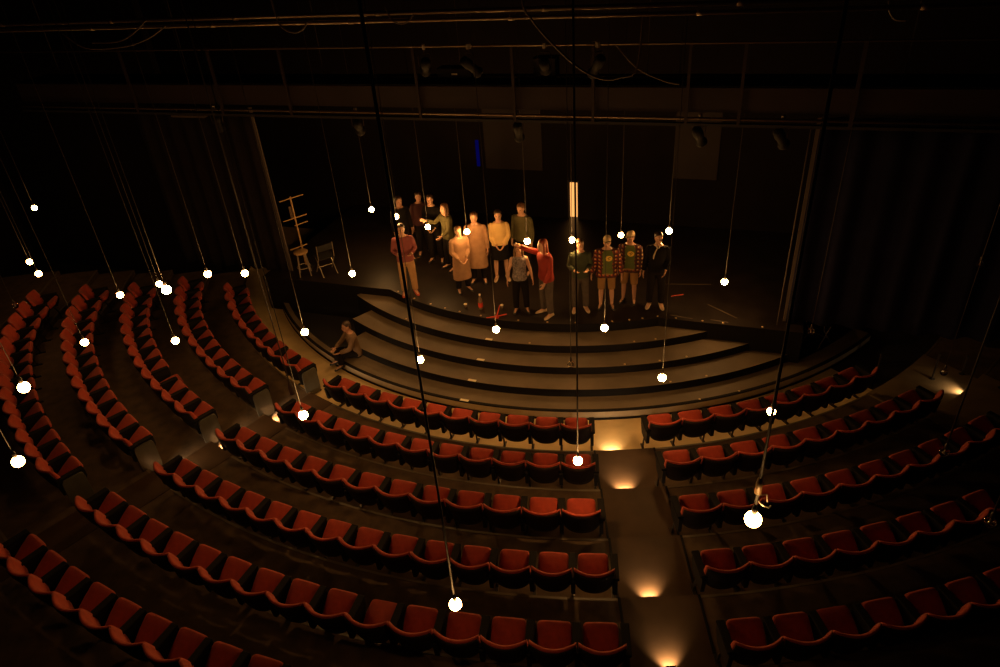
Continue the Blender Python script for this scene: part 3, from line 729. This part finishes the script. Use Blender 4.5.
# ------------------------------------------------------------------ people
def lerp(a, b, t): return a + (b - a) * t
SKIN = [mat('skin_a', (0.55, 0.31, 0.20), 0.55), mat('skin_b', (0.42, 0.22, 0.14), 0.55)]
PM = dict(
    plaid=plaid_mat('plaid_red', (0.30, 0.035, 0.018), (0.07, 0.014, 0.010), (0.60, 0.36, 0.14), 12.0),
    plaid_dark=plaid_mat('plaid_dark', (0.17, 0.025, 0.02), (0.05, 0.015, 0.012), (0.45, 0.30, 0.14), 12.0),
    tee=mat('green_tee', (0.10, 0.13, 0.03), 0.9, noise=0.1), khaki=mat('khaki', (0.28, 0.15, 0.05), 0.9, noise=0.1),
    cap=mat('pale_cap', (0.60, 0.46, 0.26), 0.9, noise=0.1), emblem=mat('yellow_emblem', (0.75, 0.50, 0.06), 0.7),
    emblem_dark=mat('emblem_dark', (0.05, 0.06, 0.02), 0.8),
    black=mat('black_cloth', (0.006, 0.005, 0.005), 0.9, spec=0.15), white=mat('white_cloth', (0.75, 0.65, 0.5), 0.85),
    olive=mat('olive_cloth', (0.075, 0.065, 0.022), 0.9, noise=0.1), darkgreen=mat('dark_green_cloth', (0.035, 0.045, 0.02), 0.9, noise=0.1),
    jeans=mat('grey_jeans', (0.075, 0.058, 0.048), 0.9, noise=0.2), dark=mat('dark_trousers', (0.009, 0.007, 0.007), 0.9, spec=0.15),
    red=mat('red_jacket', (0.26, 0.022, 0.013), 0.85, noise=0.12), pattern=mat('patterned_top', (0.20, 0.17, 0.17), 0.85, noise=0.7, scale=26),
    yellow=mat('cream_yellow_sweater', (0.60, 0.40, 0.15), 0.9, noise=0.06), tan=mat('pale_tan_coat', (0.34, 0.19, 0.10), 0.9, noise=0.15),
    maroon=mat('maroon_cloth', (0.05, 0.012, 0.014), 0.9), plum=mat('plum_shirt', (0.20, 0.05, 0.05), 0.9, noise=0.1), brown=mat('brown_shirt', (0.15, 0.09, 0.05), 0.9, noise=0.1),
    tantr=mat('tan_trousers', (0.40, 0.23, 0.10), 0.9, noise=0.12), redshoe=mat('red_shoe', (0.45, 0.06, 0.03), 0.6),
    shoe=mat('pale_shoe', (0.55, 0.42, 0.28), 0.6), blackshoe=mat('black_shoe', (0.02, 0.018, 0.018), 0.5),
    hair_dark=mat('dark_hair', (0.035, 0.018, 0.010), 0.5, noise=0.3, scale=40), hair_brown=mat('brown_hair', (0.12, 0.055, 0.022), 0.5, noise=0.3, scale=40),
    hair_red=mat('auburn_hair', (0.26, 0.055, 0.02), 0.55, noise=0.3, scale=40), hair_fair=mat('fair_hair', (0.18, 0.09, 0.032), 0.6, noise=0.3, scale=40),
    eye=mat('eye_dark', (0.03, 0.02, 0.015), 0.3), lip=mat('lips', (0.45, 0.15, 0.11), 0.5),
)
TORSO = [(0.79, .130, .085), (0.84, .165, .108), (0.91, .172, .115), (1.00, .155, .102), (1.09, .142, .095), (1.20, .155, .104), (1.30, .170, .112), (1.355, .166, .105), (1.40, .138, .090), (1.435, .098, .072), (1.47, .062, .058)]
def person(name_label, pos, yaw, H, arms, shirt, trousers, shoes, hair, skin=0, lean=(0, 0), head_yaw=0.0, head_pitch=0.0, legs=None, sit=0.0,
           long_hair=0.0, cap=None, sleeve=1.0, hem=0.84, leg_len=1.0, open_over=None, coat=0.0, emblem=False, tie=False, width=1.0, skirt=0.0):
    k = H / 1.70
    root = empty('person', pos, yaw, name_label, 'person')
    def S(p):   # local figure point -> scaled, leaned, dropped when sitting
        x, y, z = p
        t = max(0.0, z - 0.90)
        return Vector((x + lean[0] * t, y + lean[1] * t, z - sit)) * k
    def G(p): return Vector(p) * k
    # joints
    sh = {s: S((s * 0.168 * width, 0, 1.365)) for s in (-1, 1)}
    hip = {s: S((s * 0.085 * width, 0, 0.88)) for s in (-1, 1)}
    lg = {}
    for s in (-1, 1):
        if legs: kn, an, toe = legs[s]; lg[s] = (G(kn), G(an), Vector(toe))
        else:
            dx = 0.02 if s > 0 else -0.02
            lg[s] = (G((s * 0.095 + dx, 0.02, 0.475)), G((s * 0.105 + dx, 0.0, 0.075)), Vector((s * 0.25, 1, 0)))
    ar = {}
    for s in (-1, 1):
        e, w_ = arms[s]; E_ = sh[s] + Vector(e) * k; W_ = E_ + Vector(w_) * k; ar[s] = (E_, W_)
    def ell(z, w, d, grow=0.0, openf=0.0, n=24):
        c = S((0, 0, z)); out = []
        for i in range(n):
            a = 2 * PI * i / n; ca, sa = math.cos(a), math.sin(a)
            gx, gy = (w * width + grow) * k, (d * (0.5 + 0.5 * width) + grow) * k
            x = math.copysign(abs(ca) ** 0.85, ca) * gx; y = math.copysign(abs(sa) ** 0.85, sa) * gy
            if openf and sa > 0 and -0.55 < ca < 0.30: y -= openf * k
            out.append(c + Vector((x, y, 0)))
        return out
    # ---- body: one continuous skin surface
    g = MB()
    g.rings([ell(*t) for t in TORSO])
    nb = S((0, 0.0, 1.44)); hc = S((0, 0.025, 1.60))
    g.tube([nb, S((0, 0.008, 1.50)), S((0, 0.015, 1.56))], [0.062 * k, 0.054 * k, 0.052 * k], 14)
    hr = Euler((head_pitch, 0, head_yaw)).to_matrix()
    def Hd(p): return hc + hr @ (Vector(p) * k)
    prof = [(-0.118, .030, .030, .045), (-0.105, .048, .050, .030), (-0.080, .058, .068, .018), (-0.045, .066, .082, .004), (0, .072, .092, 0), (0.045, .074, .097, -.004), (0.085, .066, .086, -.006), (0.110, .045, .060, -.008), (0.122, .015, .02, -.008)]
    g.rings([[Hd((w * math.cos(2 * PI * i / 20), yo + d * math.sin(2 * PI * i / 20), z)) for i in range(20)] for z, w, d, yo in prof])
    g.tube([Hd((0, .086, .015)), Hd((0, .106, -.022)), Hd((0, .104, -.034)), Hd((0, .086, -.040))], [.009 * k, .014 * k, .015 * k, .010 * k], 8)     # nose
    g.tube([Hd((-.022, .083, -.066)), Hd((0, .090, -.066)), Hd((.022, .083, -.066))], .009 * k, 8)          # mouth ridge
    g.tube([Hd((-.050, .076, .024)), Hd((0, .092, .028)), Hd((.050, .076, .024))], .009 * k, 8)             # brow
    for s in (-1, 1): g.ball(Hd((s * .074, -.004, -.012)), (.011 * k, .020 * k, .031 * k), 10, hr)              # ears
    for s in (-1, 1):
        E_, W_ = ar[s]
        g.ball(sh[s], .050 * k, 12)
        m1 = lerp(sh[s], E_, 0.45); m2 = lerp(E_, W_, 0.35)
        g.tube([sh[s], m1, E_, m2, W_], [.054 * k, .046 * k, .037 * k, .037 * k, .025 * k], 12)
        # hand: palm, four fingers with a knuckle bend, thumb from the side of the palm
        d = (W_ - E_).normalized(); side = Vector((0, 1, 0)) - d * d.y
        side = (side if side.length > .2 else Vector((s, 0, 0)) - d * d.x * s).normalized()     # thumb side: forward
        nrm = d.cross(side).normalized() * (-1 if d.cross(side).dot(Vector((-s, 0, 0))) < 0 else 1)  # palm faces the body
        pc = W_ + d * .050 * k
        rot = Matrix((side, nrm, d)).transposed()
        g.ball(pc, (.040 * k, .018 * k, .055 * k), 12, rot)
        for i, (o_, L_) in enumerate(((.030, .070), (.010, .080), (-.010, .074), (-.029, .058))):
            b_ = pc + side * o_ * k + d * .038 * k
            q1 = b_ + (d * .5 + side * o_ * 1.5 + nrm * .10) * L_ * k; q2 = q1 + (d * .42 + nrm * .32) * L_ * k
            g.tube([b_, q1, q2], [.0105 * k, .0100 * k, .0085 * k], 8); g.ball(q2, .0088 * k, 8)
        t0_ = W_ + d * .022 * k + side * .028 * k; t1 = t0_ + (side * .030 + d * .026 + nrm * .008) * k; t2 = t1 + (side * .006 + d * .034 + nrm * .012) * k
        g.tube([t0_, t1, t2], [.014 * k, .0115 * k, .0095 * k], 8); g.ball(t2, .0098 * k, 8)
        kn, an, toe = lg[s]
        g.ball(hip[s], .088 * k, 12)
        mt = lerp(hip[s], kn, .5); mc = lerp(kn, an, .32) + Vector((0, -.012 * k, 0))
        g.tube([hip[s], mt, kn, mc, an], [.086 * k, .073 * k, .053 * k, .055 * k, .035 * k], 14)
        td = toe.normalized()
        g.tube([an + Vector((0, 0, -.02 * k)) - td * .05 * k, an + td * .05 * k + Vector((0, 0, -.025 * k)), an + td * .16 * k + Vector((0, 0, -.05 * k))], [.034 * k, .036 * k, .022 * k], 10)
    body = link('body', remeshed(g, 'body', SKIN[skin], 0.0095, 2), root)
    # face parts
    for s in (-1, 1):
        g = MB(); g.ball(Hd((s * .031, .084, .004)), (.012 * k, .007 * k, .008 * k), 10, hr); g.build('eye', PM['eye'], body, True)
    g = MB(); g.tube([Hd((-.020, .091, -.066)), Hd((0, .098, -.066)), Hd((.020, .091, -.066))], .006 * k, 8); g.build('mouth', PM['lip'], body, True)
    # ---- hair
    if hair:
        g = MB()
        cap_prof = [(-.030, .0, .0), (.010, .070, .088), (.050, .084, .102), (.090, .076, .094), (.118, .052, .066), (.134, .016, .02)]
        rg = []
        for z, w, d in cap_prof[1:]:
            r_ = []
            for i in range(20):
                a = 2 * PI * i / 20; sa = math.sin(a); fr = 0.80 if (sa > 0.35 and z < .07) else 1.0
                r_.append(Hd((w * math.cos(a) * 1.02, -.010 + d * sa * fr, z)))
            rg.append(r_)
        g.rings(rg)
        L_ = .07 + long_hair
        rg = []
        for j in range(7):
            t = j / 6; z = .085 - t * (L_ + .085); wd = .080 * (1 - .25 * t * t) + .02 * min(1, t * 2) * (long_hair > 0); dp = .050 - .012 * t
            rg.append([Hd((wd * math.cos(2 * PI * i / 16), -.052 - .02 * t + dp * math.sin(2 * PI * i / 16), z)) for i in range(16)])
        g.rings(rg)
        if long_hair > 0.1:
            for s in (-1, 1): g.tube([Hd((s * .070, .015, .06)), Hd((s * .088, .012, -.03)), Hd((s * .092, .02, -.13)), Hd((s * .086, .035, -.10 - long_hair * .8))], [.024 * k, .028 * k, .028 * k, .012 * k], 8)
        link('hair', remeshed(g, 'hair', PM[hair], 0.012, 3), root)
    if cap:
        c_ = MB(); c_.rings([[Hd((w * math.cos(2 * PI * i / 20), -.006 + d * math.sin(2 * PI * i / 20), z)) for i in range(20)] for z, w, d in ((.045, .086, .106), (.075, .087, .107), (.115, .074, .092), (.140, .045, .056), (.150, .012, .014))])
        co_ = c_.build('cap', PM[cap], root, True)
        b_ = MB(); n = 12; up, dn = [], []
        for i in range(n + 1):
            a = PI * i / n; x, y = .080 * math.cos(a), .075 + .085 * math.sin(a)
            up.append(Hd((x, y, .056 - .10 * (x * x) / .08))); dn.append(Hd((x, y, .048 - .10 * (x * x) / .08)))
        b_.v += [tuple(v) for v in up + dn]; m_ = n + 1
        b_.face(list(range(m_))); b_.face([m_ + i for i in reversed(range(m_))])
        for i in range(m_): j = (i + 1) % m_; b_.face((i, j, m_ + j, m_ + i))
        b_.build('brim', PM[cap], co_)
    # ---- clothes
    def top(nm, m, grow, z0, sl, openf=0.0, vox=0.013):
        g = MB(); TT = [t for t in TORSO if t[0] > (z0 + .02 if z0 >= .80 else .88) and t[0] < 1.46]
        rg = []
        if z0 < .80:     # coat skirts
            n_ = 4
            for j in range(n_): z = lerp(z0, .82, j / n_); rg.append(ell(z, .178 + .024 * (1 - j / n_), .120 + .028 * (1 - j / n_), grow, openf))
        else: rg.append(ell(z0, .168, .110, grow, openf))
        rg += [ell(*t, grow, openf) for t in TT]
        g.rings(rg)
        if sl > 0:
            for s in (-1, 1):
                E_, W_ = ar[s]; pts = [sh[s]]; r_ = [.054]
                full = [(lerp(sh[s], E_, .5), .048), (E_, .041), (lerp(E_, W_, .4), .040), (lerp(E_, W_, .94), .032)]
                cnt = 4 if sl >= 1 else 1
                for p, rr_ in full[:cnt]: pts.append(p); r_.append(rr_)
                g.ball(sh[s], (.048 + grow * .8) * k, 12); g.tube(pts, [(x + grow) * k for x in r_], 12)
        return link(nm, remeshed(g, nm, m, vox, 3), root)
    if open_over:
        inner = top('shirt', PM[shirt], 0.014, hem + .02, 0.4); outer = top('overshirt', PM[open_over], 0.026, hem - .05, 1.0, 0.024)
    else: inner = top('coat' if coat else 'shirt', PM[shirt], 0.016, coat if coat else hem, sleeve)
    if trousers:
        g = MB(); g.rings([ell(z, w, d, .014) for z, w, d in ((.79, .135, .09), (.84, .165, .108), (.91, .172, .115), (.985, .158, .104))])
        for s in (-1, 1):
            kn, an, toe = lg[s]; pts = [hip[s], lerp(hip[s], kn, .5), kn]; r_ = [.090, .083, .070]
            if leg_len >= 1: pts += [lerp(kn, an, .35), lerp(kn, an, .93)]; r_ += [.066, .058]
            g.ball(hip[s], .095 * k, 12); g.tube(pts, [(x + .010) * k for x in r_], 14)
        link('trousers' if leg_len >= 1 else 'shorts', remeshed(g, 'trousers', PM[trousers], 0.013, 3), root)
    if skirt:
        g = MB(); g.rings([ell(lerp(skirt, .98, j / 5), lerp(.215, .160, j / 5), lerp(.165, .106, j / 5), .014) for j in range(6)])
        link('skirt', remeshed(g, 'skirt', PM['black'], 0.013, 3), root)
    for s in (-1, 1):
        kn, an, toe = lg[s]; td = toe.normalized(); b_ = Vector((an.x, an.y, an.z - .075 * k)) ; sd = Vector((-td.y, td.x, 0)); g = MB(); rg = []
        for y, w, h in ((-.085, .026, .05), (-.06, .040, .085), (0, .042, .090), (.07, .046, .062), (.13, .047, .048), (.17, .036, .036), (.19, .014, .02)):
            c_ = b_ + td * y * k
            rg.append([c_ + sd * (w * k * math.cos(2 * PI * i / 14)) + Vector((0, 0, max(0.0, h * k * (.5 + .5 * math.sin(2 * PI * i / 14))))) for i in range(14)])
        g.rings(rg); g.build('shoe', PM[shoes], root, True)
    fy = lambda z: [t for t in TORSO if t[0] >= z][0][2]
    if emblem:
        yf = (.112 * (0.5 + 0.5 * width) + .018)
        g = MB(); pts = [(-.085 + .075 * math.cos(2 * PI * i / 20) + .045, 1.26 + .062 * math.sin(2 * PI * i / 20)) for i in range(20)]
        for yy in (yf - .012, yf + .002): g.v += [tuple(S((x, yy - .10 * x * x * 6, z))) for x, z in pts]
        g.face(list(range(20))); g.face([20 + i for i in reversed(range(20))])
        for i in range(20): j = (i + 1) % 20; g.face((i, j, 20 + j, 20 + i))
        em = g.build('emblem', PM['emblem'], inner)
        g = MB(); g.tube([S((-.085, yf + .002, 1.285)), S((-.05, yf + .005, 1.29)), S((-.02, yf + .004, 1.27)), S((-.06, yf + .004, 1.25)), S((-.03, yf + .004, 1.23))], .007 * k, 6)
        g.build('emblem_mark', PM['emblem_dark'], em)
    if tie:
        for s in (-1, 1):
            g = MB(); g.tube([S((s * .055, .0, 1.475)), S((s * .045, .060, 1.455)), S((s * .012, .100, 1.40))], [.016 * k, .018 * k, .010 * k], 8); tag(g.build('collar', PM['white'], inner, True), 'white shirt collar')
        g = MB(); g.tube([S((.012, .105, 1.41)), S((.05, .128, 1.33)), S((.075, .128, 1.24)), S((.082, .120, 1.17))], [.009 * k, .012 * k, .016 * k, .008 * k], 8); tag(g.build('scarf', PM['shoe'], inner, True), 'loose pale scarf end')
    return root
def facing(pos, off=0.0):
    """yaw that turns a figure from pos towards the seats under the lighting bridge, plus an offset in degrees"""
    d = Vector((-2.46 - pos[0], -18.58 - pos[1])); return math.atan2(-d.x, d.y) + rad(off)
DOWN = {-1: ((-.055, -.01, -.28), (-.01, .05, -.245)), 1: ((.055, -.01, -.28), (.01, .05, -.245))}
CLASP = {-1: ((-.045, .02, -.27), (.125, .13, -.17)), 1: ((.045, .02, -.27), (-.125, .13, -.17))}
WAIST = {-1: ((-.07, -.01, -.26), (.10, .20, -.02)), 1: ((.07, -.01, -.26), (-.10, .20, -.02))}
OUT = {-1: ((-.085, 0, -.27), (-.045, .04, -.24)), 1: ((.085, 0, -.27), (.045, .04, -.24))}
def P3(x, y): return (x, y, STAGE)
def add_person(label, xy, off, H, arms, shirt, trousers, shoes, hair, z=STAGE, **kw):
    return person(label, (xy[0], xy[1], z), facing(xy, off), H, arms, shirt, trousers, shoes, hair, **kw)
add_person('person in a red plaid overshirt, pale cap and khaki shorts', (-.15, -5.85), 0, 1.61, OUT, 'tee', 'khaki', 'blackshoe', 'hair_dark', cap='cap', open_over='plaid', leg_len=.5, emblem=True, width=1.14)
add_person('person in a pale cap and dark plaid, half a step behind the plaid shirt', (.36, -5.70), -12, 1.60, DOWN, 'tee', 'khaki', 'blackshoe', 'hair_dark', skin=1, cap='cap', open_over='plaid_dark', leg_len=.5, emblem=True, width=1.12, head_yaw=-.35)
add_person('person in a dark jacket with white collar and loose scarf end', (.86, -5.99), 0, 1.68, {-1: ((-.07, .0, -.27), (.06, .16, -.16)), 1: ((.07, -.03, -.28), (.03, .03, -.25))}, 'black', 'dark', 'shoe', 'hair_dark', tie=True, head_yaw=.25)
add_person('woman in dark green standing with hands held at the waist', (-.71, -5.90), 6, 1.62, WAIST, 'darkgreen', 'jeans', 'shoe', 'hair_brown', long_hair=.10, head_yaw=.3)
add_person('girl in a patterned sleeveless top, bare arms hanging, long fair hair', (-1.95, -5.74), 0, 1.55, OUT, 'pattern', 'dark', 'blackshoe', 'hair_fair', long_hair=.26, sleeve=0, width=.92, head_pitch=-.1)
add_person('person in a red jacket and grey jeans reaching up to a bulb', (-1.42, -5.98), -58, 1.72, {1: ((.10, .18, .07), (.02, .20, .13)), -1: ((-.06, .03, -.27), (.03, .12, -.22))}, 'red', 'jeans', 'shoe', 'hair_red', long_hair=.24, width=1.08, lean=(0, .05))
add_person('person in a cream yellow sweater with hands clasped low', (-2.30, -4.18), 0, 1.69, CLASP, 'yellow', None, 'shoe', 'hair_dark', skirt=.55, width=1.02)
add_person('man in a dark green jacket at the back beside the yellow sweater', (-1.76, -3.98), -30, 1.73, DOWN, 'olive', 'dark', 'blackshoe', 'hair_brown', width=1.1, head_pitch=-.2)
add_person('taller of the two people in pale tan coats behind the bulb', (-2.83, -4.22), -8, 1.70, DOWN, 'tan', 'dark', 'blackshoe', 'hair_brown', coat=.40, width=1.1)
add_person('shorter of the two people in pale tan coats, standing at the front', (-3.20, -4.62), 20, 1.57, CLASP, 'tan', 'dark', 'blackshoe', 'hair_brown', coat=.36, width=1.06)
add_person('leftmost of the three people in dark clothes at the back of the stage', (-4.64, -2.74), 20, 1.66, DOWN, 'black', 'dark', 'blackshoe', 'hair_dark', skin=1)
add_person('person in maroon at the very back, between two people in black', (-4.19, -2.44), 5, 1.62, DOWN, 'maroon', 'dark', 'blackshoe', 'hair_dark', skin=1)
add_person('person in black at the back, next to the long-haired person', (-3.86, -2.93), -20, 1.72, CLASP, 'black', 'dark', 'blackshoe', 'hair_dark')
add_person('long-haired person in an olive top reaching left to a bulb', (-3.50, -3.45), -62, 1.66, {1: ((.05, .20, -.14), (.03, .22, .10)), -1: ((-.06, .10, -.24), (.02, .18, -.10))}, 'olive', 'dark', 'blackshoe', 'hair_brown', long_hair=.22)
add_person('person in a plum shirt and tan trousers at the left stage edge', (-4.43, -4.55), 0, 1.70, WAIST, 'plum', 'tantr', 'redshoe', 'hair_dark', width=1.04)
sp = pol(8.12, -43.8)
person('person in a brown shirt sitting on the lowest step at the left', (sp.x, sp.y, 0.21), rad(-43.8) + PI + rad(-15), 1.62, {-1: ((-.06, .16, -.22), (.10, .20, -.06)), 1: ((.06, .16, -.22), (-.10, .20, -.06))}, 'brown', 'dark', 'blackshoe', 'hair_dark', skin=1,
       sit=.80, lean=(0, .12), legs={s: ((s * .11, .40, .22), (s * .12, .44, -.045), (s * .2, 1, 0)) for s in (-1, 1)})


# ------------------------------------------------------------------ camera and added ambient fill
cam = bpy.data.cameras.new('camera'); co = bpy.data.objects.new('camera', cam); C.objects.link(co)
cam.sensor_width = 36.0; cam.lens = 690.26 / 1000 * 36.0; cam.clip_start = 0.05; cam.clip_end = 200
th, ro = 0.5581, -0.0798
fw = Vector((0, math.cos(th), -math.sin(th))); r0 = Vector((1, 0, 0)); u0 = r0.cross(fw)
rv = r0 * math.cos(ro) + u0 * math.sin(ro); uv = -r0 * math.sin(ro) + u0 * math.cos(ro)
mw = Matrix((rv, uv, -fw)).transposed().to_4x4(); mw.translation = Vector((-2.4583, -18.5798, 8.3957))
co.matrix_world = mw
sc = bpy.context.scene; sc.camera = co
w = bpy.data.worlds.new('world'); sc.world = w; w.use_nodes = True
bg = w.node_tree.nodes['Background']; bg.inputs['Color'].default_value = (0.35, 0.25, 0.6, 1); bg.inputs['Strength'].default_value = 0.004  # faint violet fill added to lift the blacks, no such source in the house
sc.view_settings.view_transform = 'Standard'; sc.view_settings.look = 'None'
sc.view_settings.exposure = 0.0; sc.view_settings.gamma = 1.0; sc.view_settings.use_curve_mapping = False
try:
    sc.cycles.use_denoising = True; sc.cycles.use_light_tree = True; sc.cycles.max_bounces = 6
    sc.cycles.sample_clamp_indirect = 4.0
except Exception: pass
